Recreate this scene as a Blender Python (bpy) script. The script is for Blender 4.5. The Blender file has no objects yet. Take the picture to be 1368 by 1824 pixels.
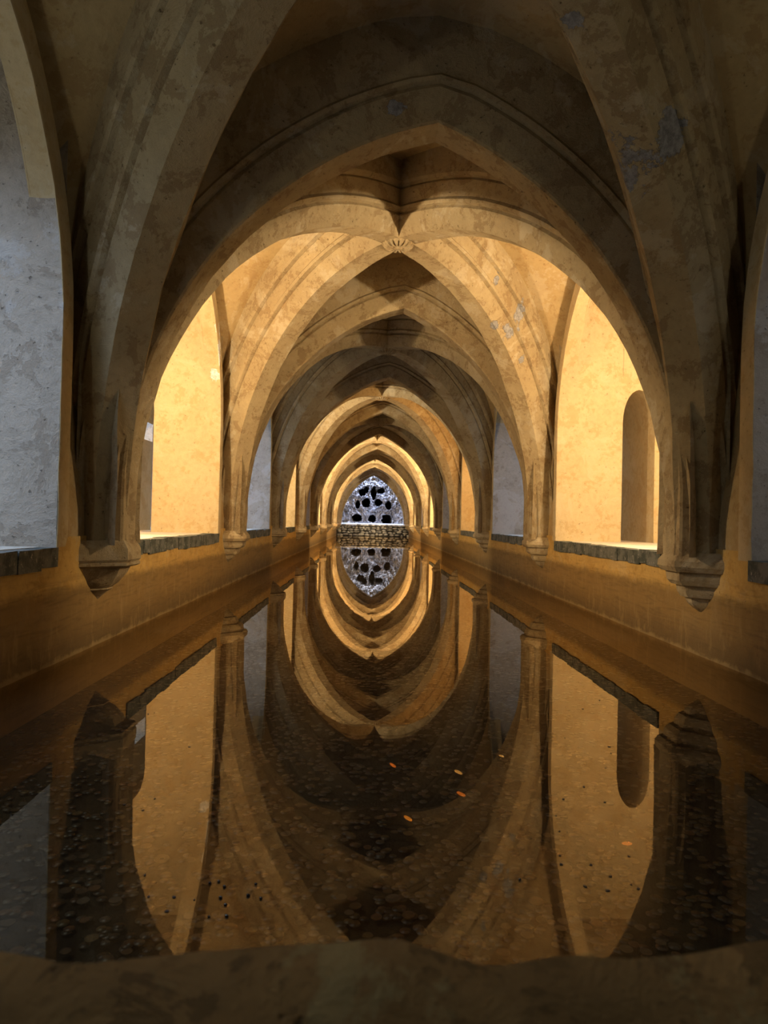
import bpy, math, random
import numpy as np
from mathutils import Vector, Matrix, noise

random.seed(7)
rng = np.random.default_rng(11)
SC = bpy.context.scene
COL = SC.collection
R = math.radians

# ------------------------------------------------------------------ camera
CAM_X, CAM_H = -0.24, 0.90            # metres right of the vault axis, above the water
F_PX = 1250.0                          # focal length in pixels of the 1368 x 1824 frame
cd = bpy.data.cameras.new('camera')
cd.sensor_fit = 'VERTICAL'
cd.sensor_height = 36.0
cd.lens = F_PX / 1824.0 * 36.0
cd.clip_start = 0.02
cd.clip_end = 200
cd.dof.use_dof = True
cd.dof.focus_distance = 9.0
cd.dof.aperture_fstop = 8.0
cam = bpy.data.objects.new('camera', cd)
COL.objects.link(cam)
cam.matrix_world = (Matrix.Translation((CAM_X, 0, CAM_H))
                    @ Matrix.Rotation(-math.atan(27 / F_PX), 4, 'Z')
                    @ Matrix.Rotation(R(90) + math.atan(16 / F_PX), 4, 'X')
                    @ Matrix.Rotation(0.022, 4, 'Z'))
SC.camera = cam

# ------------------------------------------------------------------ world, view
w = bpy.data.worlds.new('world')
SC.world = w
w.use_nodes = True
w.node_tree.nodes['Background'].inputs[0].default_value = (0.50, 0.56, 0.62, 1)
w.node_tree.nodes['Background'].inputs[1].default_value = 0.018
SC.view_settings.view_transform = 'Standard'
SC.view_settings.look = 'None'
SC.view_settings.gamma = 1.0
SC.view_settings.use_curve_mapping = False
SC.view_settings.exposure = 0.0

# ------------------------------------------------------------------ dimensions
HW = 2.105          # half width of the pool (wall planes at x = +-HW)
BAY = 4.5
YP = [0.4 + BAY * i for i in range(10)]      # pier positions 0.4 ... 40.9
SPR = 0.70          # springing of the ribs = ledge height
JAMB = 0.65         # half length of the wall pier between two niches
AISLE = 4.40        # outer wall of the side aisles
LAMP_BAYS = (1, 3, 5, 7)
WARM = (1.0, 0.77, 0.47)
DAY = (0.50, 0.68, 1.0)

# ------------------------------------------------------------------ lights
def area(name, loc, target, sx, sy, power, color, spread=180):
    l = bpy.data.lights.new(name, 'AREA')
    l.shape = 'RECTANGLE'; l.size = sx; l.size_y = sy
    l.energy = power; l.color = color; l.spread = R(spread)
    o = bpy.data.objects.new(name, l); COL.objects.link(o)
    o.location = loc
    o.rotation_euler = (Vector(target) - Vector(loc)).to_track_quat('-Z', 'Y').to_euler()
    return o

def point(name, loc, power, color, radius=0.05):
    l = bpy.data.lights.new(name, 'POINT')
    l.energy = power; l.color = color; l.shadow_soft_size = radius
    o = bpy.data.objects.new(name, l); COL.objects.link(o)
    o.location = loc
    return o

CREAM, AMBER = (1.0, 0.84, 0.58), (1.0, 0.62, 0.26)
LAMP_P = {1: (470, WARM, 450, WARM), 3: (390, CREAM, 240, AMBER), 5: (800, WARM, 800, WARM), 7: (900, WARM, 1050, WARM)}
for b in LAMP_BAYS:
    pl, cl, pr, cr = LAMP_P[b]
    for s, p, c in ((-1, pl, cl), (1, pr, cr)):
        point('wall_lamp_light', (s * (HW + 0.50), YP[b] + JAMB + 0.18, 2.68), p, c, 0.05)
# daylight that falls through openings in the roof of the side aisles of the other bays
SKYL = {0: (85, 12), 2: (90, 40), 4: (15, 15), 6: (15, 15), 8: (15, 15)}
for b, (pl, pr) in SKYL.items():
    for s, p in ((-1, pl), (1, pr)):
        area('daylight', (s * 3.15, YP[b] + 2.0, 3.93), (s * 2.85, YP[b] + 2.2, 0.7), 0.9, 1.5, p, DAY, 115)
# weak cool wall lamps in the first bay
point('wall_lamp_light', (-(HW + 0.30), YP[0] + JAMB + 0.30, 2.30), 17, (1.0, 0.97, 0.72), 0.06)
point('wall_lamp_light', ((HW + 0.30), YP[0] + JAMB + 0.30, 2.30), 15, (1.0, 0.92, 0.66), 0.06)
# daylight in the light well behind the second left pier, and over the grotto court
area('daylight', (-3.95, 9.4, 3.9), (-4.0, 9.4, 1.9), 0.7, 1.1, 130, (0.40, 0.58, 1.0))
area('daylight', (0, 42.15, 5.0), (0, 42.5, 1.0), 3.8, 0.9, 560, (0.52, 0.64, 1.0))

# ------------------------------------------------------------------ helpers
def link(name, me, mat=None, parent=None):
    o = bpy.data.objects.new(name, me)
    COL.objects.link(o)
    if mat is not None and not me.materials:
        me.materials.append(mat)
    if parent is not None:
        o.parent = parent
    return o

def mesh(name, verts, faces, smooth=None):
    me = bpy.data.meshes.new(name)
    me.from_pydata([tuple(v) for v in verts], [], faces)
    me.validate()
    if smooth is not None:
        me.polygons.foreach_set('use_smooth', [True] * len(me.polygons))
        me.set_sharp_from_angle(angle=R(smooth))
    me.update()
    return me

def tag(o, label, cat=None, kind=None, group=None):
    o['label'] = label
    if cat: o['category'] = cat
    if kind: o['kind'] = kind
    if group: o['group'] = group
    return o

def empty(name, loc=(0, 0, 0)):
    o = bpy.data.objects.new(name, None)
    COL.objects.link(o); o.location = loc; o.empty_display_size = 0.2
    return o

def nz(x, y, z, s=1.0, k=0.0):
    return noise.noise(Vector((x * s + k, y * s + 17.3 + k, z * s - 5.1)))

class MB:
    def __init__(self): self.v = []; self.f = []
    def quad(self, a, b, c, d):
        n = len(self.v); self.v += [a, b, c, d]; self.f.append((n, n + 1, n + 2, n + 3))
    def box(self, x0, x1, y0, y1, z0, z1, jit=0.0, bev=0.0):
        n = len(self.v)
        P = [(x0, y0, z0), (x1, y0, z0), (x1, y1, z0), (x0, y1, z0), (x0, y0, z1), (x1, y0, z1), (x1, y1, z1), (x0, y1, z1)]
        if jit: P = [tuple(c + random.uniform(-jit, jit) for c in p) for p in P]
        self.v += P
        self.f += [tuple(n + i for i in q) for q in ((0, 3, 2, 1), (4, 5, 6, 7), (0, 1, 5, 4), (1, 2, 6, 5), (2, 3, 7, 6), (3, 0, 4, 7))]
    def grid(self, rows, close=False):
        n = len(self.v); m = len(rows[0])
        for r in rows: self.v += list(r)
        for i in range(len(rows) - 1):
            for j in range(m - 1 + (1 if close else 0)):
                j2 = (j + 1) % m
                self.f.append((n + i * m + j, n + i * m + j2, n + (i + 1) * m + j2, n + (i + 1) * m + j))
    def build(self, name, mat, parent=None, smooth=None):
        return link(name, mesh(name, self.v, self.f, smooth), mat, parent)

# ------------------------------------------------------------------ materials
class NT:
    """small node-graph helper"""
    def __init__(self, name):
        self.m = bpy.data.materials.new(name); self.m.use_nodes = True
        self.t = self.m.node_tree; self.t.nodes.clear()
        self.out = self.n('ShaderNodeOutputMaterial')
    def n(self, kind, **kw):
        nd = self.t.nodes.new(kind)
        for k, v in kw.items(): setattr(nd, k, v)
        return nd
    def l(self, a, b): self.t.links.new(a, b)
    def sock(self, nd, i, v):
        if hasattr(v, 'links') or isinstance(v, bpy.types.NodeSocket): self.l(v, nd.inputs[i])
        else: nd.inputs[i].default_value = v
    def pos(self):
        g = self.n('ShaderNodeNewGeometry'); return g.outputs['Position']
    def noise(self, vec, scale, detail=6, rough=0.55, dist=0.0):
        nd = self.n('ShaderNodeTexNoise')
        self.l(vec, nd.inputs['Vector']); nd.inputs['Scale'].default_value = scale
        nd.inputs['Detail'].default_value = detail; nd.inputs['Roughness'].default_value = rough
        nd.inputs['Distortion'].default_value = dist
        return nd.outputs['Fac']
    def ramp(self, fac, a, b, interp='LINEAR', lo=0.0, hi=1.0):
        nd = self.n('ShaderNodeMapRange'); nd.interpolation_type = 'SMOOTHSTEP'
        self.l(fac, nd.inputs[0])
        for i, v in ((1, a), (2, b), (3, lo), (4, hi)): nd.inputs[i].default_value = v
        return nd.outputs[0]
    def math(self, op, a, b=0.0, c=None):
        nd = self.n('ShaderNodeMath', operation=op)
        self.sock(nd, 0, a); self.sock(nd, 1, b)
        if c is not None: self.sock(nd, 2, c)
        return nd.outputs[0]
    def vmath(self, op, a, b):
        nd = self.n('ShaderNodeVectorMath', operation=op)
        self.sock(nd, 0, a); self.sock(nd, 1, b)
        return nd.outputs['Value'] if op in ('LENGTH', 'DISTANCE', 'DOT_PRODUCT') else nd.outputs[0]
    def mix(self, fac, a, b, blend='MIX'):
        nd = self.n('ShaderNodeMix', data_type='RGBA', blend_type=blend)
        self.sock(nd, 0, fac)
        for i, v in ((6, a), (7, b)):
            if isinstance(v, tuple): nd.inputs[i].default_value = (*v, 1) if len(v) == 3 else v
            else: self.l(v, nd.inputs[i])
        return nd.outputs[2]
    def finish(self, color, rough=0.9, bump=None, bstr=0.3, bdist=0.02, spec=0.25, metallic=0.0):
        p = self.n('ShaderNodeBsdfPrincipled')
        self.sock(p, 'Base Color', color if not isinstance(color, tuple) else (*color, 1))
        self.sock(p, 'Roughness', rough)
        p.inputs['Specular IOR Level'].default_value = spec
        p.inputs['Metallic'].default_value = metallic
        if bump is not None:
            b = self.n('ShaderNodeBump'); b.inputs['Strength'].default_value = bstr
            b.inputs['Distance'].default_value = bdist
            self.l(bump, b.inputs['Height']); self.l(b.outputs[0], p.inputs['Normal'])
        self.l(p.outputs[0], self.out.inputs[0])
        return self.m

# (centre, radius, stretch) of spots where the plaster has fallen off down to grey render
PEEL = [((1.22, 4.05, 3.00), (0.15, 0.20, 0.24)), ((1.45, 3.94, 3.14), (0.13, 0.12, 0.17)), ((0.76, 3.54, 3.47), (0.07, 0.07, 0.08)),
        ((-0.12, 4.71, 3.70), (0.08, 0.08, 0.06)), ((1.38, 8.36, 3.21), (0.11, 0.12, 0.15)), ((1.19, 8.23, 3.24), (0.07, 0.08, 0.09)),
        ((1.52, 8.39, 3.43), (0.10, 0.10, 0.20)), ((1.18, 8.05, 3.71), (0.06, 0.06, 0.12)), ((1.61, 8.60, 2.93), (0.06, 0.07, 0.08))]
CHIPS = [((-2.12, 8.55, 2.95), (0.05, 0.08, 0.42)), ((-2.20, 8.75, 2.65), (0.09, 0.05, 0.10))]

def plaster(name, base, stain, pale, stain_amt=0.5, pale_amt=0.5, peel=(), chips=(), moss=(), bump=0.35, mottled=1.0, grime=None):
    t = NT(name); P = t.pos()
    big = t.noise(P, 0.9 * mottled, 5, 0.6, 0.3)
    mid = t.noise(P, 4.3 * mottled, 10, 0.72, 0.5)
    fine = t.noise(P, 17, 8, 0.7)
    grit = t.noise(P, 70, 4, 0.6)
    c = t.mix(t.ramp(fine, 0.3, 0.7), base, tuple(x * 0.86 for x in base))
    c = t.mix(t.math('MULTIPLY', t.ramp(big, 0.42, 0.66), stain_amt * 0.6), c, stain)
    edge = t.math('ADD', mid, t.math('MULTIPLY', t.math('SUBTRACT', fine, 0.5), 0.35))
    flake = t.ramp(edge, 0.53, 0.57)
    c = t.mix(t.math('MULTIPLY', flake, stain_amt), c, stain)
    fl2 = t.ramp(t.noise(P, 11.5 * mottled, 8, 0.7, 0.4), 0.55, 0.60)
    c = t.mix(t.math('MULTIPLY', t.math('MULTIPLY', fl2, t.ramp(big, 0.35, 0.6)), stain_amt * 0.7), c, stain)
    v2 = t.vmath('ADD', P, (13.7, 5.2, 8.8))
    pl = t.noise(v2, 2.2 * mottled, 9, 0.65, 0.6)
    plm = t.ramp(t.math('ADD', pl, t.math('MULTIPLY', t.math('SUBTRACT', fine, 0.5), 0.3)), 0.55, 0.60)
    c = t.mix(t.math('MULTIPLY', plm, pale_amt), c, pale)
    # pin holes and dark pits
    pit = t.ramp(t.noise(P, 34, 3, 0.5), 0.69, 0.74)
    c = t.mix(t.math('MULTIPLY', pit, 0.55), c, tuple(x * 0.3 for x in stain))
    h = t.math('ADD', t.math('MULTIPLY', fine, 0.5), t.math('MULTIPLY', grit, 0.12))
    h = t.math('SUBTRACT', h, t.math('MULTIPLY', flake, 0.14))
    h = t.math('SUBTRACT', h, t.math('MULTIPLY', pit, 0.4))
    h = t.math('ADD', h, t.math('MULTIPLY', mid, 1.2))
    if grime:
        for (z0, z1, col, amt) in grime:
            sx = t.n('ShaderNodeSeparateXYZ'); t.l(P, sx.inputs[0])
            zz = t.math('ADD', sx.outputs[2], t.math('MULTIPLY', t.math('SUBTRACT', mid, 0.5), 0.16))
            g = t.ramp(zz, z1, z0)
            c = t.mix(t.math('MULTIPLY', g, amt), c, col)
        st = t.noise(t.vmath('MULTIPLY', P, (1.1, 1.1, 13.0)), 1.6, 8, 0.7, 1.2)
        run = t.noise(t.vmath('MULTIPLY', P, (9.0, 9.0, 2.6)), 1.6, 6, 0.65, 0.2)
        low = t.ramp(sx.outputs[2], 0.62, 0.45)
        c = t.mix(t.math('MULTIPLY', t.math('MULTIPLY', t.ramp(st, 0.46, 0.68), low), 0.38), c, (0.085, 0.055, 0.024))
        c = t.mix(t.math('MULTIPLY', t.math('MULTIPLY', t.ramp(run, 0.52, 0.68), low), 0.28), c, (0.36, 0.25, 0.11))
    for spots, col in ((peel, (0.36, 0.35, 0.36)), (chips, (0.85, 0.84, 0.84)), (moss, (0.035, 0.055, 0.03))):
        for (cc, rr) in spots:
            d = t.vmath('SUBTRACT', P, cc)
            d = t.vmath('DIVIDE', d, rr)
            ln = t.vmath('LENGTH', d, (0, 0, 0))
            ln = t.math('ADD', ln, t.math('MULTIPLY', t.math('SUBTRACT', t.noise(P, 7 if not moss else 40, 8, 0.7), 0.5), 3.2))
            mk = t.ramp(ln, 0.80, 0.72)
            gcol = t.mix(t.ramp(t.noise(P, 24, 6, 0.7), 0.35, 0.65), tuple(x * 0.55 for x in col), col)
            c = t.mix(mk, c, gcol)
            h = t.math('SUBTRACT', h, t.math('MULTIPLY', mk, 0.5))
    return t.finish(c, 0.92, h, bump, 0.03, 0.15)

M = {}
M['rib'] = plaster('plaster_rib', (0.43, 0.335, 0.195), (0.23, 0.15, 0.075), (0.52, 0.44, 0.31), 0.55, 0.5, peel=PEEL, bump=0.75)
M['web'] = plaster('plaster_web', (0.45, 0.325, 0.16), (0.30, 0.18, 0.075), (0.52, 0.42, 0.27), 0.45, 0.45, peel=PEEL)
M['pier'] = plaster('plaster_pier', (0.58, 0.37, 0.12), (0.40, 0.23, 0.06), (0.60, 0.46, 0.25), 0.5, 0.3,
                    chips=CHIPS,
                    grime=[(0.40, 0.48, (0.19, 0.118, 0.048), 0.82), (0.02, 0.30, (0.095, 0.062, 0.028), 0.72), (0.0, 0.035, (0.34, 0.24, 0.11), 0.55)])
M['niche'] = plaster('plaster_niche', (0.54, 0.43, 0.26), (0.42, 0.29, 0.13), (0.58, 0.49, 0.33), 0.45, 0.4, chips=CHIPS, bump=0.25)
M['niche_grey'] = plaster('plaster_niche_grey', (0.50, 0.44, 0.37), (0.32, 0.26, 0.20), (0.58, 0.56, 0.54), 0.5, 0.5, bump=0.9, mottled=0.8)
M['ledge'] = plaster('lime_ledge', (0.62, 0.58, 0.50), (0.45, 0.40, 0.32), (0.7, 0.68, 0.64), 0.4, 0.4)
M['kerb'] = plaster('kerb_stone', (0.31, 0.165, 0.048), (0.15, 0.08, 0.022), (0.36, 0.25, 0.09), 0.75, 0.6, moss=[((-0.262, 0.475, 0.61), (0.026, 0.016, 0.05))], bump=0.8, mottled=3.0)

def coping_mat():
    t = NT('coping_stone'); P = t.pos()
    a = t.noise(P, 9, 6, 0.65); b = t.noise(P, 30, 6, 0.7)
    c = t.mix(t.ramp(a, 0.4, 0.6), (0.055, 0.065, 0.055), (0.15, 0.15, 0.135))
    c = t.mix(t.ramp(b, 0.58, 0.66), c, (0.34, 0.32, 0.29))
    return t.finish(c, 0.75, b, 0.5, 0.02, 0.4)
M['coping'] = coping_mat()

def water_mat():
    t = NT('still_water'); P = t.pos()
    tr = t.n('ShaderNodeBsdfTransparent'); tr.inputs[0].default_value = (0.66, 0.58, 0.44, 1)
    gl = t.n('ShaderNodeBsdfGlossy'); gl.inputs['Roughness'].default_value = 0.0
    gl.inputs[0].default_value = (0.96, 0.84, 0.66, 1)
    fr = t.n('ShaderNodeFresnel')
    # the surface is a sheet without refraction, so both of its sides reflect alike
    gm = t.n('ShaderNodeNewGeometry')
    t.l(t.math('MULTIPLY_ADD', gm.outputs['Backfacing'], 1 / 1.52 - 1.52, 1.52), fr.inputs['IOR'])
    b = t.n('ShaderNodeBump'); b.inputs['Strength'].default_value = 0.02; b.inputs['Distance'].default_value = 0.01
    t.l(t.noise(P, 3.0, 2, 0.4), b.inputs['Height'])
    t.l(b.outputs[0], gl.inputs['Normal'])
    mx = t.n('ShaderNodeMixShader'); t.l(fr.outputs[0], mx.inputs[0]); t.l(tr.outputs[0], mx.inputs[1]); t.l(gl.outputs[0], mx.inputs[2])
    # thin film of dust on the surface
    df = t.n('ShaderNodeBsdfDiffuse'); df.inputs[0].default_value = (0.34, 0.22, 0.11, 1)
    m2 = t.n('ShaderNodeMixShader')
    film = t.ramp(t.noise(P, 0.7, 5, 0.6), 0.3, 0.75, lo=0.012, hi=0.035)
    t.l(film, m2.inputs[0]); t.l(mx.outputs[0], m2.inputs[1]); t.l(df.outputs[0], m2.inputs[2])
    t.l(m2.outputs[0], t.out.inputs[0])
    return t.m
M['water'] = water_mat()

def mud_mat():
    t = NT('pool_mud'); P = t.pos()
    a = t.noise(P, 2.0, 7, 0.65); b = t.noise(P, 22, 5, 0.6)
    c = t.mix(t.ramp(a, 0.35, 0.65), (0.011, 0.008, 0.005), (0.026, 0.019, 0.010))
    return t.finish(c, 0.95, b, 0.4, 0.02, 0.1)
M['mud'] = mud_mat()

def rock_mat():
    t = NT('grotto_rock'); P = t.pos()
    sq = t.vmath('MULTIPLY', P, (1.0, 1.0, 0.55))
    a = t.noise(sq, 3.5, 9, 0.75, 0.5); b = t.noise(sq, 14, 8, 0.75)
    c = t.mix(t.ramp(a, 0.36, 0.64), (0.13, 0.12, 0.12), (0.66, 0.64, 0.62))
    c = t.mix(t.ramp(b, 0.50, 0.62), c, (0.05, 0.05, 0.06))
    return t.finish(c, 0.9, b, 0.8, 0.06, 0.2)
M['rock'] = rock_mat()

def simple(name, col, rough=0.7, metallic=0.0, var=0.25, scale=20, spec=0.4):
    t = NT(name); P = t.pos()
    a = t.noise(P, scale, 5, 0.6)
    c = t.mix(t.ramp(a, 0.3, 0.7), tuple(x * (1 - var) for x in col), tuple(min(1, x * (1 + var)) for x in col))
    return t.finish(c, rough, a, 0.15, 0.01, spec, metallic)
M['cobble'] = simple('rubble_stone', (0.40, 0.39, 0.36), 0.85, 0, 0.6, 4)
M['mortar'] = simple('dark_mortar', (0.045, 0.042, 0.038), 0.95)
M['sill'] = simple('white_sill', (0.80, 0.80, 0.80), 0.7, 0, 0.08)
M['lampwhite'] = simple('white_lamp_housing', (0.85, 0.85, 0.87), 0.5, 0, 0.05)
M['soil'] = simple('passage_floor', (0.35, 0.32, 0.28), 0.9)
M['debris'] = simple('dead_leaf', (0.02, 0.014, 0.01), 0.8, 0, 0.3)
M['bead'] = simple('dark_wet_bead', (0.012, 0.010, 0.008), 0.08, 0, 0.2, 20, 0.8)

def coin_mat(name, col, rough=0.45, metallic=0.15, bst=0.21):
    t = NT(name); P = t.pos()
    a = t.noise(P, 160, 4, 0.6); b = t.noise(P, 60, 5, 0.6)
    c = t.mix(t.ramp(b, 0.35, 0.7), tuple(x * (0.5 if bst > 0.1 else 0.9) for x in col), col)
    return t.finish(c, rough, a, bst, 0.004, 0.5, metallic)
COINS = {
    'tarnished bronze': coin_mat('coin_bronze', (0.034, 0.024, 0.013)),
    'dull copper': coin_mat('coin_copper', (0.085, 0.042, 0.02)),
    'greyed silver': coin_mat('coin_silver', (0.062, 0.058, 0.048)),
    'dull brass': coin_mat('coin_brass', (0.085, 0.062, 0.025)),
    'bright white': coin_mat('coin_white', (1.0, 1.0, 0.98), 0.07, 1.0, 0.02),
    'bright gold': coin_mat('coin_gold', (1.0, 0.62, 0.12), 0.07, 1.0, 0.02),
    'bright copper': coin_mat('coin_new_copper', (1.0, 0.45, 0.16), 0.10, 1.0, 0.02),
}

# ------------------------------------------------------------------ arch curves
def arc(hs, rise, n):
    """two-centred half arch: distance from the springing d (0..hs), height (0..rise), outward normal (d, h)"""
    if rise >= hs:
        Rr = (hs * hs + rise * rise) / (2 * hs)
        a1 = math.asin(min(1, rise / Rr))
        out = []
        for i in range(n + 1):
            a = a1 * i / n
            out.append((Rr - Rr * math.cos(a), Rr * math.sin(a), -math.cos(a), math.sin(a)))
        return out
    out = []
    for i in range(n + 1):
        a = math.pi / 2 * i / n
        out.append((hs - hs * math.cos(a), rise * math.sin(a), *Vector((-math.cos(a) * rise, math.sin(a) * hs)).normalized()))
    return out

def half_ellipse(hs, rise, n):
    out = []
    for i in range(n + 1):
        a = math.pi / 2 * i / n
        nn = Vector((-math.cos(a) * rise, math.sin(a) * hs)).normalized()
        out.append((hs - hs * math.cos(a), rise * math.sin(a), nn.x, nn.y))
    return out

def stilt(cv, h):
    """lift a half arch on a short vertical shaft"""
    base = cv[0]
    return [(base[0], h * j / 3.0, base[2], base[3]) for j in range(3)] + [(d, z + h, a, b) for (d, z, a, b) in cv]
STILT_D, STILT_T = 0.19, 0.36

# rib section: (lateral, depth away from the soffit)
PROF_D = [(0.115, 0.0), (0.128, 0.014), (0.20, 0.17), (0.185, 0.198), (0.228, 0.208), (0.246, 0.234), (0.226, 0.262),
          (0.262, 0.39), (0.250, 0.412), (0.290, 0.422), (0.306, 0.446), (0.31, 0.62), (0.325, 0.78)]
PROF_T = [(0.125, 0.0), (0.14, 0.014), (0.205, 0.21), (0.194, 0.238), (0.228, 0.246), (0.242, 0.270), (0.224, 0.294),
          (0.255, 0.42), (0.272, 0.60), (0.280, 0.78)]
def full(prof): return [(-u, v) for u, v in reversed(prof)] + prof
WEB_OFF = 0.62

def half_rib(curve, start, direction, prof, vertical_end, seed=0.0, off=0.2):
    """rows of section points along a half rib; start = point on the wall, direction = horizontal unit vector"""
    lat = Vector((-direction.y, direction.x, 0))
    rows = []
    n = len(curve) - 1
    for i, (d, h, nd, nh) in enumerate(curve):
        N = direction * nd + Vector((0, 0, nh))
        if i == n and vertical_end: N = Vector((0, 0, 0.97))
        P = start + direction * d + Vector((0, 0, h))
        row = []
        vlim = (off + d + 0.05) / max(-nd, 0.05) if not (i == n and vertical_end) else 9.0
        for (u, v) in prof:
            q = P + lat * u + N * min(v, vlim)
            j = 0.010 * nz(q.x, q.y, q.z, 1.7, seed) + 0.006 * nz(q.x, q.y, q.z, 5.5, seed)
            q = q + lat * (j if u > 0 else -j) - N * j
            row.append(tuple(q))
        rows.append(row)
    return rows

# ------------------------------------------------------------------ the vault
ceiling = empty('ceiling', (0, 20, 0))
tag(ceiling, 'weathered ochre rib vault of pointed arches receding over the long pool', 'vault', 'structure')
def under(o, root):
    o.parent = root
    o.matrix_parent_inverse = root.matrix_world.inverted() if root.matrix_world else Matrix()
    return o
def part(o, root):
    o.parent = root
    o.matrix_parent_inverse = Matrix.Translation(-Vector(root.location))
    return o

D0 = 0.20            # how far the diagonal shafts stand off the wall
T0 = 0.21
APEX_T = [0.10, 0.18, 0.17, 0.10, 0.08, 0.05, 0.05, 0.03, 0.02, 0.0]      # sideways drift of the arch crowns
RISE_T = [2.94, 2.94, 3.03, 3.03, 3.03, 3.02, 3.0, 3.0, 2.98, 2.95]
RISE_D = 3.04
NS = 26
def diag_curve(i, sx, sy):
    """half diagonal from the pier (sx side; sy=-1 near pier, +1 far pier) to the boss of bay i"""
    y0 = YP[i] if sy < 0 else YP[i + 1]
    st = Vector((sx * HW, y0, SPR)); en = Vector((0, (YP[i] + YP[i + 1]) / 2, SPR))
    L = (en - st).length; dr = (en - st) / L
    cv = stilt(half_ellipse(L - D0, RISE_D - STILT_D, NS), STILT_D)
    return st + dr * D0, dr, cv
def trans_curve(k, sx):
    hs = HW - T0 + sx * -APEX_T[k] if sx > 0 else HW - T0 + APEX_T[k]
    cv = stilt(arc(hs, RISE_T[k] - STILT_T, NS), STILT_T)
    return Vector((sx * (HW - T0), YP[k], SPR)), Vector((-sx, 0, 0)), cv
def offset_pts(st, dr, cv, off, vertical_end):
    pts = []
    n = len(cv) - 1
    stand = HW - abs(st.x) if vertical_end else D0
    for i, (d, h, nd, nh) in enumerate(cv):
        N = dr * nd + Vector((0, 0, nh))
        if i == n and vertical_end: N = Vector((0, 0, 0.97))
        vl = 9.0 if (i == n and vertical_end) else (stand + d + 0.05) / max(-nd, 0.05)
        pts.append(st + dr * d + Vector((0, 0, h)) + N * min(off, vl))
    return pts
NSPR, NRISE = 2.02, 1.86            # springing and rise of the arched openings in the side walls
BAND = 0.15                         # width of the wall arch around them
def form_pts(i, sx, sy):
    """where the side cell meets the back of the wall arch: from the pier to mid bay"""
    y0 = YP[i] if sy < 0 else YP[i + 1]
    st = Vector((sx * HW, y0 - sy * (JAMB - BAND), SPR)); dr = Vector((0, -sy, 0))
    cv = arc(BAY / 2 - JAMB + BAND, NRISE + BAND * 1.7, 20)
    zs = NSPR - SPR
    cv = [(0.0, zs * j / 9.0, 0, 0) for j in range(9)] + [(d, h + zs, 0, 0) for (d, h, a, b) in cv]
    out = []
    for (d, h, a, b) in cv:
        q = max(0.0, min(1.0, (h - 0.15) / 1.2)); q = q * q * (3 - 2 * q)
        out.append(st + dr * d + Vector((sx * (0.004 + 0.21 * q), 0, h)))
    return out
def ruled(mb, A, B, nu=10, bulge=0.05, seed=0.0):
    rows = []
    for j in range(nu + 1):
        t = j / nu; row = []
        for k, (a, b) in enumerate(zip(A, B)):
            p = a.lerp(b, t)
            s = k / (len(A) - 1)
            p = p + Vector((0, 0, 1)) * (bulge * 4 * t * (1 - t) * s)
            q = 0.012 * nz(p.x, p.y, p.z, 1.3, seed)
            row.append((p.x, p.y, p.z + q))
        rows.append(row)
    mb.grid(rows)

for i in range(9):
    last = (i == 8)
    # webs: four cells in each bay
    dcur = {(sx, sy): offset_pts(*diag_curve(i, sx, sy), WEB_OFF, False) for sx in (-1, 1) for sy in (-1, 1)}
    for sx in (-1, 1):
        mb = MB()
        for sy in (-1, 1):
            ruled(mb, form_pts(i, sx, sy), dcur[(sx, sy)], 10, 0.05)
        part(mb.build('vault_cell', M['web'], None, 50), ceiling)
    for sy in (-1, 1):
        k = i if sy < 0 else i + 1
        mb = MB()
        for sx in (-1, 1):
            ruled(mb, offset_pts(*trans_curve(k, sx), WEB_OFF, True), dcur[(sx, sy)], 10, 0.05)
        part(mb.build('vault_cell', M['web'], None, 50), ceiling)
    # diagonal ribs: one mesh from pier to opposite pier
    for a in (1, -1):
        mb = MB()
        for (sx, sy) in ((-a, -1), (a, 1)):
            st, dr, cv = diag_curve(i, sx, sy)
            mb.grid(half_rib(cv, st, dr, full(PROF_D), False, i * 3.1))
        part(mb.build('diagonal_rib', M['rib'], None, 24), ceiling)
for k in range(10):
    mb = MB()
    for sx in (-1, 1):
        st, dr, cv = trans_curve(k, sx)
        mb.grid(half_rib(cv, st, dr, full(PROF_T), True, 50 + k, T0))
    part(mb.build('transverse_arch', M['rib'], None, 24), ceiling)

def boss_mesh(nseg=48, petals=16):
    prof = [(0.0, -0.055), (0.03, -0.055), (0.045, -0.040), (0.10, -0.050), (0.145, -0.030), (0.160, 0.0), (0.175, 0.012), (0.185, 0.05), (0.19, 0.12)]
    rows = []
    for (r, z) in prof:
        row = []
        for j in range(nseg * 2):
            a = 2 * math.pi * j / (nseg * 2)
            groove = 0.0
            if 0.05 < r < 0.165: groove = 0.022 * max(0.0, math.cos(petals * a)) ** 0.6 if math.cos(petals * a) > 0 else 0.0
            row.append((r * math.cos(a), r * math.sin(a), z + groove))
        rows.append(row)
    mb = MB(); mb.grid(rows, close=True)
    return mesh('boss', mb.v, mb.f, 40)
bm = boss_mesh()
for i in range(9):
    o = link('boss', bm, M['rib'])
    o.location = (0, (YP[i] + YP[i + 1]) / 2, SPR + RISE_D - 0.005)
    part(o, ceiling)

# ------------------------------------------------------------------ side walls with niches
ACEIL = 4.0               # ceiling of the aisles
DOOR = (2.93, 3.34)        # doorways through the cross walls of the aisles
def door_top(x):
    hs = (DOOR[1] - DOOR[0]) / 2
    d = max(0.0, min(hs, min(x - DOOR[0], DOOR[1] - x)))
    return 2.20 + 0.42 * math.sqrt(max(0.0, 1 - ((hs - d) / hs) ** 2))

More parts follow.
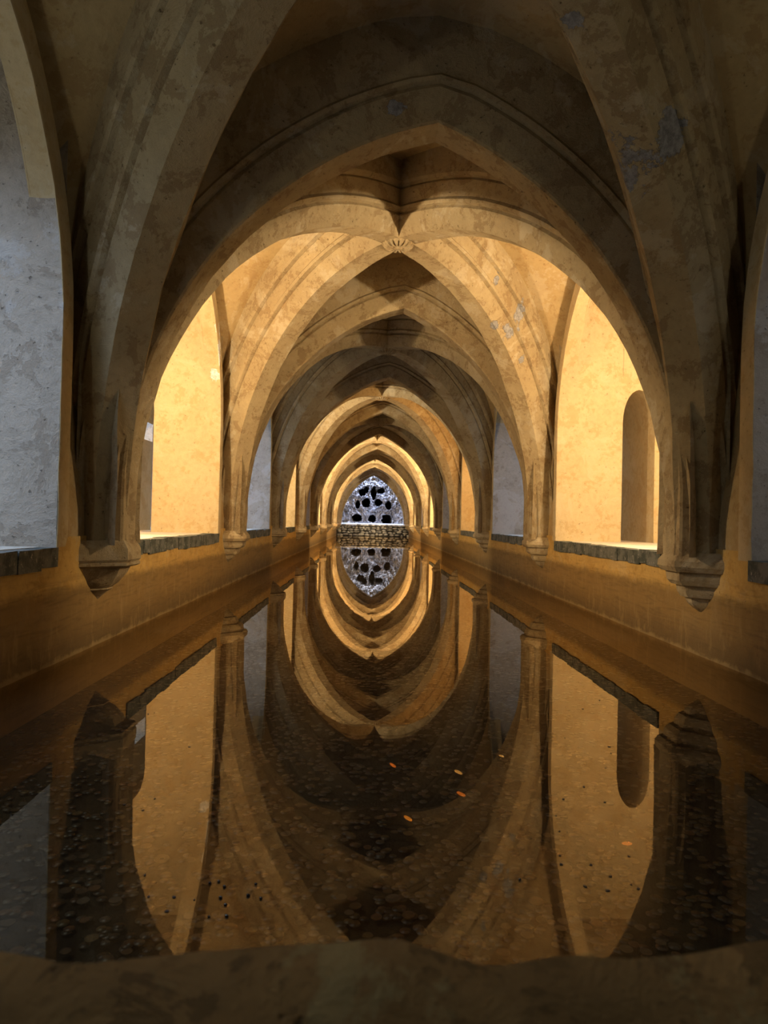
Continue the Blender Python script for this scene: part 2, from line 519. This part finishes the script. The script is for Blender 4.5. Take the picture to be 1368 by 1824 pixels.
def corbel_mesh(s, steps):
    rows = []
    for (z, pr, hl, fl) in steps:
        kk = 0.88 if s < 0 else 0.82
        pr *= kk + 0.04; hl *= kk; fl *= kk
        row = [(0.06, -hl), (0.0, -hl), (-pr, -fl), (-pr, fl), (0.0, hl), (0.06, hl)]
        row = [(s * x + 0.004 * nz(x, y, z, 9), y + 0.006 * nz(x, y, z, 7), z) for x, y in row]
        rows.append(row)
    mb = MB(); mb.grid(rows)
    return mesh('corbel', mb.v, mb.f, 30)
CORBEL_A = [(SPR + 0.03, 0.23, 0.34, 0.13), (SPR + 0.0, 0.255, 0.365, 0.15), (SPR - 0.03, 0.272, 0.385, 0.155), (SPR - 0.10, 0.272, 0.385, 0.155),
            (SPR - 0.118, 0.255, 0.37, 0.15), (SPR - 0.122, 0.265, 0.38, 0.155), (SPR - 0.140, 0.265, 0.38, 0.155), (SPR - 0.152, 0.24, 0.35, 0.14),
            (SPR - 0.158, 0.205, 0.31, 0.12), (SPR - 0.20, 0.185, 0.285, 0.11), (SPR - 0.27, 0.13, 0.21, 0.08), (SPR - 0.30, 0.09, 0.155, 0.06),
            (SPR - 0.31, 0.095, 0.16, 0.06), (SPR - 0.33, 0.06, 0.10, 0.04), (SPR - 0.385, 0.0, 0.02, 0.01)]
CORBEL_B = [(SPR + 0.03, 0.23, 0.34, 0.13), (SPR + 0.01, 0.25, 0.36, 0.145), (SPR - 0.03, 0.285, 0.40, 0.165), (SPR - 0.07, 0.29, 0.405, 0.17), (SPR - 0.105, 0.265, 0.38, 0.155),
            (SPR - 0.11, 0.235, 0.345, 0.135), (SPR - 0.17, 0.225, 0.33, 0.13), (SPR - 0.20, 0.195, 0.30, 0.115), (SPR - 0.205, 0.165, 0.255, 0.095),
            (SPR - 0.25, 0.155, 0.24, 0.09), (SPR - 0.285, 0.13, 0.20, 0.075), (SPR - 0.29, 0.10, 0.16, 0.06), (SPR - 0.33, 0.085, 0.14, 0.05), (SPR - 0.36, 0.05, 0.09, 0.03), (SPR - 0.39, 0.0, 0.02, 0.01)]

for side, s in (('left', -1), ('right', 1)):
    mb = MB()
    xw = s * HW
    def rag(y, z, k=0.0): return 0.014 * nz(y, z, k, 3.1) + 0.008 * nz(y, z, k, 11)
    # columns
    ys = []
    for i in range(9):
        y0 = YP[i] + JAMB; y1 = YP[i + 1] - JAMB
        ys.append((YP[i], None))
        n = 28
        # denser next to the jambs, where the arch is steep
        for j in range(n + 1):
            t = 0.5 - 0.5 * math.cos(math.pi * j / n)
            ys.append((y0 + (y1 - y0) * t, i))
    ys.append((YP[9], None))
    ys = [(-1.2, None)] + ys + [(41.0, None)]
    LOWZ = 0.665
    zl = [-0.6, -0.1, 0.05, 0.2, 0.35, 0.5, LOWZ]
    for (ya, ia), (yb, ib) in zip(ys[:-1], ys[1:]):
        f = lambda y, z: (xw + 0.01 * nz(y, z, s, 1.5), y, z)
        for za, zb in zip(zl[:-1], zl[1:]):
            mb.quad(f(ya, za), f(yb, za), f(yb, zb), f(ya, zb))
        if ia is not None and ia == ib:
            pass
        else:
            mb.quad(f(ya, LOWZ), f(yb, LOWZ), (xw, yb, 0.76), (xw, ya, 0.76))
    wall = mb.build('wall_' + side, M['pier'])
    tag(wall, {'left': 'ochre plaster side wall with arched openings along the left of the pool',
               'right': 'ochre plaster side wall with arched openings along the right of the pool'}[side], 'wall', 'structure')
    # wall arches: a narrow raised band around each opening, with a return into the vault pocket behind it
    for i in range(9):
        fa, fb = form_pts(i, s, -1), form_pts(i, s, 1)
        back = fa + fb[::-1][1:]
        inner = []
        n_ = len(fa)
        y0 = YP[i] + JAMB; hs = BAY / 2 - JAMB
        for half, pts in ((-1, fa), (1, fb)):
            cv = arc(hs, NRISE, 20); zs = NSPR - SPR
            cv = [(0.0, zs * j / 9.0) for j in range(9)] + [(d, h + zs) for (d, h, a_, b_) in cv]
            col = []
            for (d, h) in cv:
                yy_ = (YP[i] + JAMB + d) if half < 0 else (YP[i + 1] - JAMB - d)
                col.append((yy_ + half * -1 * 0.8 * rag(yy_ * 2, h * 2, s + i) * (1 if d < hs * 0.96 else 0), SPR + h + (rag(h, yy_, s) if d > 0.05 else 0)))
            inner = col if half < 0 else inner + col[::-1][1:]
        m6 = MB()
        r0 = [(xw + s * 0.004, y, z) for (y, z) in inner]
        r1 = [(xw, y, z) for (y, z) in inner]
        r2 = [(xw, p.y + 0.006 * nz(p.y, p.z, s, 6), p.z) for p in back]
        r3 = [(p.x + s * 0.01, p.y, p.z) for p in back]
        r1b = [(xw - s * 0.006, a_[1] * .93 + b_[1] * .07, a_[2] * .93 + b_[2] * .07) for a_, b_ in zip(r1, r2)]
        m6.grid([r0, r1, r1b, r2, r3])
        part(m6.build('wall_arch', M['niche'], None, 35), wall)
    # cross walls of the aisle: the face towards the camera closes each opening, an arched doorway leads through
    for k in range(10):
        for dsg in (-1, 1):
            y = YP[k] + dsg * JAMB
            if k == 9 and dsg > 0: continue
            m2 = MB()
            xs_ = sorted(set([HW + (AISLE - HW) * j / 18 for j in range(19)] + [DOOR[0] + (DOOR[1] - DOOR[0]) * (0.5 - 0.5 * math.cos(math.pi * j / 14)) for j in range(15)]))
            for xa, xc in zip(xs_[:-1], xs_[1:]):
                zs = [SPR - 0.06 + (ACEIL - SPR + 0.1) * j / 24 for j in range(25)]
                if DOOR[0] < (xa + xc) / 2 < DOOR[1]:
                    za, zb = door_top(xa), door_top(xc)
                    m2.quad((s * xa, y, za), (s * xc, y, zb), (s * xc, y, ACEIL + 0.05), (s * xa, y, ACEIL + 0.05))
                    if dsg < 0 and k < 9:
                        m2.quad((s * xa, y, za), (s * xc, y, zb), (s * xc, y + 2 * JAMB, zb), (s * xa, y + 2 * JAMB, za))
                        m2.quad((s * xa, y, SPR), (s * xc, y, SPR), (s * xc, y + 2 * JAMB, SPR), (s * xa, y + 2 * JAMB, SPR))
                else:
                    for za, zb in zip(zs[:-1], zs[1:]):
                        q = []
                        for (x_, z_) in ((xa, za), (xc, za), (xc, zb), (xa, zb)):
                            edge = x_ < HW + 1e-4
                            yy_ = y + 0.010 * nz(x_, z_, k + s, 2.2) * (1 if not edge else 0.3)
                            xx_ = x_ + (abs(rag(z_ * 2, y, s)) * 0.8 if edge and z_ < NSPR else 0)
                            q.append((s * xx_, yy_, z_))
                        m2.quad(*q)
            if dsg < 0 and k < 9:
                for x_ in DOOR:
                    ztop = 1.95 if (k == 2 and s < 0 and x_ > 3.1) else 2.21      # one passage opens onto a light well
                    m2.quad((s * x_, y, SPR), (s * x_, y + 2 * JAMB, SPR), (s * x_, y + 2 * JAMB, ztop), (s * x_, y, ztop))
                if k == 2 and s < 0:
                    m2.quad((s * AISLE, y, SPR), (s * AISLE, y + 2 * JAMB, SPR), (s * AISLE, y + 2 * JAMB, ACEIL), (s * AISLE, y, ACEIL))
                    m2.quad((s * DOOR[1], y, 1.95), (s * AISLE, y, 1.95), (s * AISLE, y + 2 * JAMB, 1.95), (s * DOOR[1], y + 2 * JAMB, 1.95))
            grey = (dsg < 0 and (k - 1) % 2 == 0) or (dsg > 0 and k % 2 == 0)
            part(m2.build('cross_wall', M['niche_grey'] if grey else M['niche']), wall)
    for i in range(9):
        y0 = YP[i] + JAMB; y1 = YP[i + 1] - JAMB
        m3 = MB()
        m3.quad((s * AISLE, y0, SPR - .05), (s * AISLE, y1, SPR - .05), (s * AISLE, y1, ACEIL), (s * AISLE, y0, ACEIL))
        part(m3.build('aisle_wall', M['niche']), wall)
        m3 = MB()
        m3.quad((s * HW, y0, ACEIL), (s * AISLE, y0, ACEIL), (s * AISLE, y1, ACEIL), (s * HW, y1, ACEIL))
        part(m3.build('aisle_ceiling', M['niche']), wall)
        # ledge: plastered top and a row of dark coping stones along its front
        m4 = MB(); m4.box(min(s * (HW + 0.10), s * AISLE), max(s * (HW + 0.10), s * AISLE), y0 - 0.01, y1 + 0.01, SPR - 0.12, SPR)
        part(m4.build('ledge_slab', M['ledge']), wall)
        npc = 14 if i < 3 else (6 if i < 5 else 2)
        cuts = [y0 + (y1 - y0) * (j + (random.uniform(-.25, .25) if 0 < j < npc else 0)) / npc for j in range(npc + 1)]
        for ya, yb in zip(cuts[:-1], cuts[1:]):
            m5 = MB()
            x0 = HW - 0.013 - random.uniform(0, 0.010); x1 = HW + 0.115
            zlo = SPR - 0.11 - random.uniform(0, 0.016)
            X0, X1 = min(s * x0, s * x1), max(s * x0, s * x1)
            m5.box(X0, X1, ya + 0.003, yb - 0.003, zlo, SPR + random.uniform(-0.004, 0.006), 0.004)
            part(m5.build('coping_stone', M['coping']), wall)
    for k in range(10):
        st = CORBEL_A if s < 0 else CORBEL_B
        if k == 2 and s < 0: st = CORBEL_B
        o = link('corbel', corbel_mesh(s, st), M['rib'])
        o.location = (xw, YP[k], 0)
        part(o, wall)

# ------------------------------------------------------------------ end wall with the arched opening, grotto behind
YE = YP[9] + 0.1
hs_e, rise_e = 1.83, 2.86
def end_top(x):
    Rr = (hs_e ** 2 + rise_e ** 2) / (2 * hs_e); d = max(0.0, hs_e - abs(x))
    return SPR + math.sqrt(max(0.0, Rr * Rr - (Rr - d) ** 2))
mb = MB()
xs = [-HW - 0.5] + [hs_e * -math.cos(math.pi * j / 40) for j in range(41)] + [HW + 0.5]
for xa, xb_ in zip(xs[:-1], xs[1:]):
    if abs((xa + xb_) / 2) < hs_e:
        za, zb = end_top(xa), end_top(xb_)
        mb.quad((xa, YE, za), (xb_, YE, zb), (xb_, YE, 4.9), (xa, YE, 4.9))
        mb.quad((xa, YE, za), (xb_, YE, zb), (xb_, YE + 0.4, zb), (xa, YE + 0.4, za))
    else:
        mb.quad((xa, YE, -0.5), (xb_, YE, -0.5), (xb_, YE, 4.9), (xa, YE, 4.9))
wall_end = mb.build('wall_end', M['rib'])
tag(wall_end, 'end wall with the pointed opening onto the blue-lit rock grotto', 'wall', 'structure')
mb = MB(); mb.box(-HW + 0.005, HW - 0.005, YE - 0.06, YE + 0.45, -0.5, SPR - 0.10)
part(mb.build('parapet_core', M['mortar']), wall_end)
mb = MB(); mb.box(-HW + 0.01, HW - 0.01, YE - 0.12, YE + 0.5, SPR - 0.10, SPR - 0.02, 0.006)
part(mb.build('sill', M['sill']), wall_end)
# rubble stones of the low wall
mb = MB()
def blob(mb, cx, cy, cz, rx, ry, rz):
    rows = []
    for a in range(5):
        th = math.pi * (a + 0.02) / 4.04
        row = []
        for b in range(8):
            ph = 2 * math.pi * b / 8
            k = 1 + random.uniform(-.14, .14)
            row.append((cx + rx * k * math.sin(th) * math.cos(ph), cy + ry * math.cos(th) * k, cz + rz * k * math.sin(th) * math.sin(ph)))
        rows.append(row)
    mb.grid(rows, close=True)
z = 0.0
while z < SPR - 0.13:
    hgt = random.uniform(0.12, 0.165)
    x = -HW + 0.05
    while x < HW - 0.06:
        wd = random.uniform(0.16, 0.40)
        blob(mb, x + wd / 2, YE - 0.07, z + hgt / 2 + random.uniform(-.035, .035), wd * random.uniform(.42, .55), random.uniform(.07, .12), hgt * random.uniform(.36, .58))
        x += wd
    z += hgt * 0.94
o = mb.build('rubble_stones', M['cobble'], None, 60); o['kind'] = 'stuff'
part(o, wall_end)

# grotto: a rough rock face with dark hollows
HOLES = [(-0.97, 1.06, .29, .20), (-0.03, 1.04, .21, .20), (0.86, 0.98, .28, .29), (-0.42, 1.98, .23, .26), (0.33, 2.02, .21, .20),
         (-0.93, 1.88, .13, .24), (0.95, 1.88, .18, .24), (-0.66, 2.62, .20, .22), (-0.42, 2.80, .12, .17), (0.03, 2.60, .15, .36), (0.48, 2.72, .20, .15)]
NX, NZ = 170, 150
YG = 42.7
rows = []
for a in range(NZ + 1):
    z = -0.4 + 4.8 * a / NZ
    row = []
    for b in range(NX + 1):
        x = -2.7 + 5.4 * b / NX
        dp = 0.0
        for (hx, hz, rx, rz) in HOLES:
            e = math.hypot((x - hx) / (rx * 0.98), (z - hz) / (rz * 0.98)) + 0.32 * nz(x, z, hx, 5.0)
            if e < 1.12: dp = max(dp, 3.2 * min(1.0, (1.12 - e) / 0.12))
        rk = 0.24 * abs(nz(x * 1.4, z * 0.8, 1.0, 2.4)) + 0.14 * abs(nz(x * 1.6, z * 0.7, 4.0, 6.0)) + 0.07 * nz(x, z, 9.0, 15.0)
        y = YG + dp + rk * 1.3 - 0.55 * (z < 0.9) * max(0, 0.9 - z) - 0.45 * (x / 2.7) ** 2
        row.append((x, y, z))
    rows.append(row)
mb = MB(); mb.grid(rows)
grotto = empty('rock_grotto', (0, YG, SPR))
tag(grotto, 'rough grey rock grotto with dark hollows behind the far arch, lit blue', 'grotto')
part(mb.build('rock_face', M['rock'], None, 60), grotto)
mb = MB(); mb.grid([[(x, y, z + 0.01 * nz(x, y, 0, 5)) for x in np.linspace(-2.7, 2.7, 30)] for y, z in ((YE + 0.52, SPR - 0.06), (YE + 0.9, SPR - 0.03), (YG - 0.2, SPR + 0.04), (YG + 0.8, SPR + 0.06))])
part(mb.build('ground', M['sill']), grotto)
# floodlight under the crown of the end arch
fl = empty('floodlight', (0.0, YE + 0.12, end_top(0) - 0.16))
tag(fl, 'small white floodlight hanging under the crown of the farthest arch', 'lamp')
mb = MB(); mb.box(-0.10, 0.10, -0.06, 0.06, -0.14, 0.0, 0.0); o = mb.build('housing', M['lampwhite']); o.parent = fl
mb = MB(); mb.box(-0.02, 0.02, -0.02, 0.02, 0.0, 0.20); o = mb.build('bracket', M['lampwhite']); o.parent = fl
mb = MB(); mb.box(-0.08, 0.08, -0.075, -0.06, -0.125, -0.02); o = mb.build('lens', M['sill']); o.parent = fl

# ------------------------------------------------------------------ pool: floor, water, kerb
ZB = -0.26
rows = []
ysf = list(np.linspace(-0.3, YE + 0.3, 60))
for y in ysf:
    rows.append([(x, y, ZB + 0.01 * nz(x, y, 0, 1.1)) for x in np.linspace(-HW - 0.05, HW + 0.05, 14)])
mb = MB(); mb.grid(rows)
fl_o = mb.build('floor', M['mud'], None, 60)
tag(fl_o, 'dark muddy pool floor strewn with coins', 'floor', 'structure')
mb = MB()
yw = np.linspace(0.38, YE + 0.0, 30)
for ya, yb in zip(yw[:-1], yw[1:]):
    mb.quad((-HW - 0.01, ya, 0), (HW + 0.01, ya, 0), (HW + 0.01, yb, 0), (-HW - 0.01, yb, 0))
wt = mb.build('water', M['water'])
tag(wt, 'still dark mirror-like water filling the long pool', 'water', 'stuff')

# rough kerb right in front of the lens
def kerb_edge(x):
    e = 0.485 + 0.010 * nz(x, 0, 3, 6) + 0.006 * nz(x, 0, 8, 17)
    e -= 0.035 * max(0.0, (x - 0.02) / 0.3) ** 2
    e -= 0.010 * math.exp(-((x + 0.415) / 0.022) ** 2)
    return max(e, 0.3)
rows = []
nx = 260
for j in range(17):
    row = []
    for b in range(nx + 1):
        x = -HW - 0.02 + (2 * HW + 0.04) * b / nx
        ye = kerb_edge(x)
        if j == 0: y, z = 0.02, -0.4
        elif j == 1: y, z = 0.02, 0.58
        elif j <= 12:
            t = (j - 1) / 11; y = 0.02 + (ye - 0.03 - 0.02) * t
            z = 0.600 + 0.012 * t + 0.016 * nz(x, y, 1, 5) + 0.008 * nz(x, y, 4, 16) + (0.012 if y > 0.40 else 0)
        elif j == 13: y, z = ye - 0.008, 0.603 + 0.008 * nz(x, ye, 4, 12)
        elif j == 14: y, z = ye, 0.575
        elif j == 15: y, z = ye + 0.004, 0.3
        else: y, z = ye + 0.004, -0.4
        row.append((x, y, z))
    rows.append(row)
mb = MB(); mb.grid(rows)
kerb = mb.build('wall_front', M['kerb'], None, 60)
tag(kerb, 'blurred rough brown stone kerb across the foreground', 'kerb', 'structure')

# ------------------------------------------------------------------ coins
def coin_mesh(r, th, hole=0.0, n=16, name='coin'):
    prof = [(hole, 0.0), (r, 0.0), (r, th), (r * 0.90, th), (r * 0.87, th - 0.0006), (hole, th - 0.0006)]
    if hole: prof.append((hole, 0.0))
    mb = MB()
    mb.grid([[(max(a, 1e-5) * math.cos(2 * math.pi * j / n), max(a, 1e-5) * math.sin(2 * math.pi * j / n), z) for j in range(n)] for a, z in prof], close=True)
    return mesh(name, mb.v, mb.f, 30)


ZC = ZB + 0.012
KINDS = ['tarnished bronze', 'dull copper', 'greyed silver', 'dull brass']
CM = {}
for kname in KINDS:
    for q, rr in enumerate((0.0145, 0.0165, 0.0185)):
        me = coin_mesh(rr, 0.0018, 0, 16); me.materials.append(COINS[kname]); CM[(kname, q)] = me
# coins that stand out, each with its own place
SPECIAL = [
    ('bright white', (0.192, 3.195), 0.018, 0, 'shining white coin, the brightest one on the pool floor'),
    ('bright gold', (-0.066, 2.691), 0.016, 0, 'glowing gold-yellow coin alone in the middle of the dark water'),
    ('bright copper', (0.171, 2.940), 0.018, 0, 'bright orange copper coin just below the shining white coin'),
    ('dull copper', (0.105, 2.962), 0.018, 0, 'reddish copper coin directly left of the bright orange coin'),
    ('bright copper', (-0.104, 3.270), 0.015, 0, 'small orange coin a step left of the shining white coin'),
    ('greyed silver', (-0.144, 3.490), 0.016, 0, 'pinkish silver coin above the small orange coin'),
    ('bright white', (0.434, 3.433), 0.012, 0, 'small pale silver coin up and right of the shining white coin'),
    ('dull brass', (0.410, 3.182), 0.019, 0, 'brass coin to the right of the shining white coin'),
    ('greyed silver', (0.343, 3.013), 0.021, 0.005, 'pierced coin with a dark hole in its centre'),
    ('dull brass', (0.065, 2.695), 0.020, 0, 'large tan coin right of the glowing gold coin'),
    ('dull copper', (0.292, 2.128), 0.021, 0, 'big reddish coin near the kerb, right of centre'),
    ('dull brass', (-0.904, 2.368), 0.022, 0.008, 'pale ring-shaped coin within the reflection of the left niche'),
    ('greyed silver', (-0.141, 2.135), 0.021, 0, 'big grey coin near the kerb below the glowing gold coin'),
    ('bright copper', (0.712, 2.511), 0.016, 0, 'orange coin within the reflection of the right niche'),
]
taken = []
for kname, (x, y), rr, hole, lab in SPECIAL:
    me = coin_mesh(rr * 1.12, 0.003, hole, 20); me.materials.append(COINS[kname])
    o = link('coin', me); o.location = (x, y, ZC + 0.006)
    if kname.startswith('bright'):
        # propped up on its neighbours so that it catches the lit wall beyond
        a = (Vector((x, y, -0.25)) - Vector((CAM_X, 0, CAM_H))).normalized()
        aim = (2.45, 8.7, 1.7)
        b = (Vector(aim) - Vector((x, y, -0.25))).normalized()
        o.rotation_euler = (b - a).to_track_quat('Z', 'Y').to_euler()
        o.location.z += rr * math.sin((b - a).angle(Vector((0, 0, 1))))
    else:
        o.rotation_euler = (random.uniform(-.08, .08), random.uniform(-.08, .08), random.uniform(0, 6))
    tag(o, lab, 'coin', None, 'coins on the pool floor')
    taken.append((x, y))
LOOK = {'tarnished bronze': 'dark tarnished bronze coin', 'dull copper': 'dull reddish copper coin', 'greyed silver': 'greyed silver coin', 'dull brass': 'dull yellowish brass coin'}
def coin_zone(x, y):
    u = (x - CAM_X) / y
    col = 'at the far left of the water' if u < -0.36 else 'in the reflection of the left opening' if u < -0.21 else 'left of centre' if u < -0.02 else \
          'right of centre' if u < 0.22 else 'in the reflection of the right opening' if u < 0.37 else 'at the far right of the water'
    row = 'close to the kerb' if y < 2.25 else 'just beyond the kerb' if y < 2.8 else 'farther from the kerb'
    return col, row
cnt = 0
while cnt < 284:
    y = 1.86 + 1.75 * random.random() ** 1.15
    x = CAM_X + (random.random() * 1.12 - 0.55) * y
    if any((x - a) ** 2 + (y - b) ** 2 < 0.034 ** 2 for a, b in taken): continue
    taken.append((x, y)); cnt += 1
    kname = random.choices(KINDS, (5, 2.2, 3, 2))[0]
    o = link('coin', CM[(kname, random.randrange(3))])
    o.location = (x, y, ZC + 0.005)
    o.rotation_euler = (random.uniform(-.05, .05), random.uniform(-.05, .05), random.uniform(0, 6))
    zc, zr = coin_zone(x, y)
    tag(o, LOOK[kname] + ' ' + zr + ', ' + zc, 'coin', None, kname + ' coins ' + zr + ', ' + zc)
# the countless rest
n = 10
NC = 17000
yy = 1.2 + 15.0 * rng.random(NC) ** 1.7
xx = (rng.random(NC) * 2 - 1) * (HW - 0.02)
keep = np.abs(xx - CAM_X) < 0.70 * yy + 0.2
xx, yy = xx[keep], yy[keep]; NC = len(xx)
rad = rng.uniform(0.012, 0.0185, NC)
ang = np.arange(n) * 2 * np.pi / n
tx, ty = rng.normal(0, .03, NC), rng.normal(0, .03, NC)
zb = ZC - 0.004 + rng.uniform(0, 0.006, NC)
cx = rad[:, None] * np.cos(ang)[None]; cy = rad[:, None] * np.sin(ang)[None]
dz = cx * tx[:, None] + cy * ty[:, None]
low = np.stack([xx[:, None] + cx, yy[:, None] + cy, zb[:, None] + dz], -1)
top = low + np.array([0, 0, 0.0016])
V = np.concatenate([low, top], 1).reshape(-1, 3)
base = (np.arange(NC) * 2 * n)[:, None]
j = np.arange(n); j2 = (j + 1) % n
side = np.stack([j, j2, n + j2, n + j], -1).reshape(1, -1) + base
loops = np.concatenate([side.reshape(NC, -1), (n + j)[None] + base], 1).ravel()
sizes = np.tile(np.array([4] * n + [n]), NC)
me = bpy.data.meshes.new('coins')
me.vertices.add(len(V)); me.vertices.foreach_set('co', V.ravel())
me.loops.add(len(loops)); me.loops.foreach_set('vertex_index', loops.astype(np.int32))
me.polygons.add(len(sizes))
me.polygons.foreach_set('loop_start', np.concatenate([[0], np.cumsum(sizes)[:-1]]).astype(np.int32))
me.polygons.foreach_set('material_index', np.repeat(rng.choice(4, NC, p=[.55, .13, .2, .12]), n + 1).astype(np.int32))
for kname in KINDS: me.materials.append(COINS[kname])
me.update(calc_edges=True); me.validate()
o = link('coins', me)
tag(o, 'countless overlapping tarnished coins covering the pool floor', 'coins', 'stuff')

# ------------------------------------------------------------------ things afloat
BEADS = [(-0.610, 1.744), (-0.571, 1.729), (-0.570, 1.678), (-0.552, 1.647), (-0.579, 1.598), (-0.540, 1.601),
         (-0.497, 1.741), (-0.507, 1.689), (-0.475, 1.677), (-0.590, 1.752), (0.162, 1.777)]
mb = MB()
mb.grid([[(0.0048 * math.sin(a) * math.cos(b) + 1e-6, 0.0048 * math.sin(a) * math.sin(b), 0.0038 * math.cos(a)) for b in np.linspace(0, 2 * math.pi, 14)[:-1]]
         for a in np.linspace(0.02, math.pi - 0.02, 9)], close=True)
bead = mesh('seed', mb.v, mb.f, 80); bead.materials.append(M['bead'])
for k, (x, y) in enumerate(BEADS):
    o = link('seed', bead); o.location = (x, y, 0.002)
    sc = random.uniform(0.75, 1.1); o.scale = (sc, sc * random.uniform(.8, 1), sc)
    if k == len(BEADS) - 1: tag(o, 'lone dark round seed afloat on the right near the kerb', 'seed', None, 'seeds afloat')
    else: tag(o, 'dark glossy round seed afloat in the cluster at the lower left of the water', 'seed', None, 'seeds afloat in the lower left cluster')
FLAKES = [(0.61, 2.96), (0.83, 3.43), (0.97, 3.60), (0.76, 2.85), (0.74, 2.77), (0.66, 2.60), (0.52, 2.41), (0.42, 2.30), (0.55, 2.28), (0.36, 2.17),
          (0.34, 2.06), (0.30, 1.91), (0.29, 1.86), (0.37, 1.86), (0.40, 1.80), (0.32, 1.75), (0.49, 1.91), (0.45, 1.74), (0.44, 1.76), (0.37, 1.73),
          (-0.90, 2.26), (-0.91, 2.17), (-0.78, 1.78), (-0.68, 1.68), (-0.74, 1.68), (-0.68, 1.62), (-0.63, 1.67), (-0.98, 2.21), (-1.22, 3.22), (-1.20, 3.24), (-0.92, 2.77)]
fl_me = []
for q in range(4):
    mb = MB(); pts = [(0.006 * random.uniform(.5, 1.2) * math.cos(a), 0.0042 * random.uniform(.5, 1.2) * math.sin(a)) for a in np.linspace(0, 2 * math.pi, 8)[:-1]]
    mb.grid([[(x, y, z) for x, y in pts] for z in (0.0, 0.0012)], close=True)
    nn = len(mb.v) // 2; mb.f.append(tuple(range(nn, 2 * nn))); mb.f.append(tuple(reversed(range(nn))))
    me = mesh('leaf_fragment', mb.v, mb.f); me.materials.append(M['debris']); fl_me.append(me)
for x, y in FLAKES:
    o = link('leaf_fragment', random.choice(fl_me)); o.location = (x, y, 0.0006); o.rotation_euler.z = random.uniform(0, 6)
    k = random.uniform(0.6, 1.2); o.scale = (k, k, 1)
    where = ('right' if x > 0 else 'left') + ' opening reflection ' + ('close to the kerb' if y < 1.8 else 'a little out from the kerb' if y < 2.4 else 'far out from the kerb')
    tag(o, 'tiny dark leaf fragment afloat on the ' + where, 'leaf', None, 'leaf fragments on the ' + where)
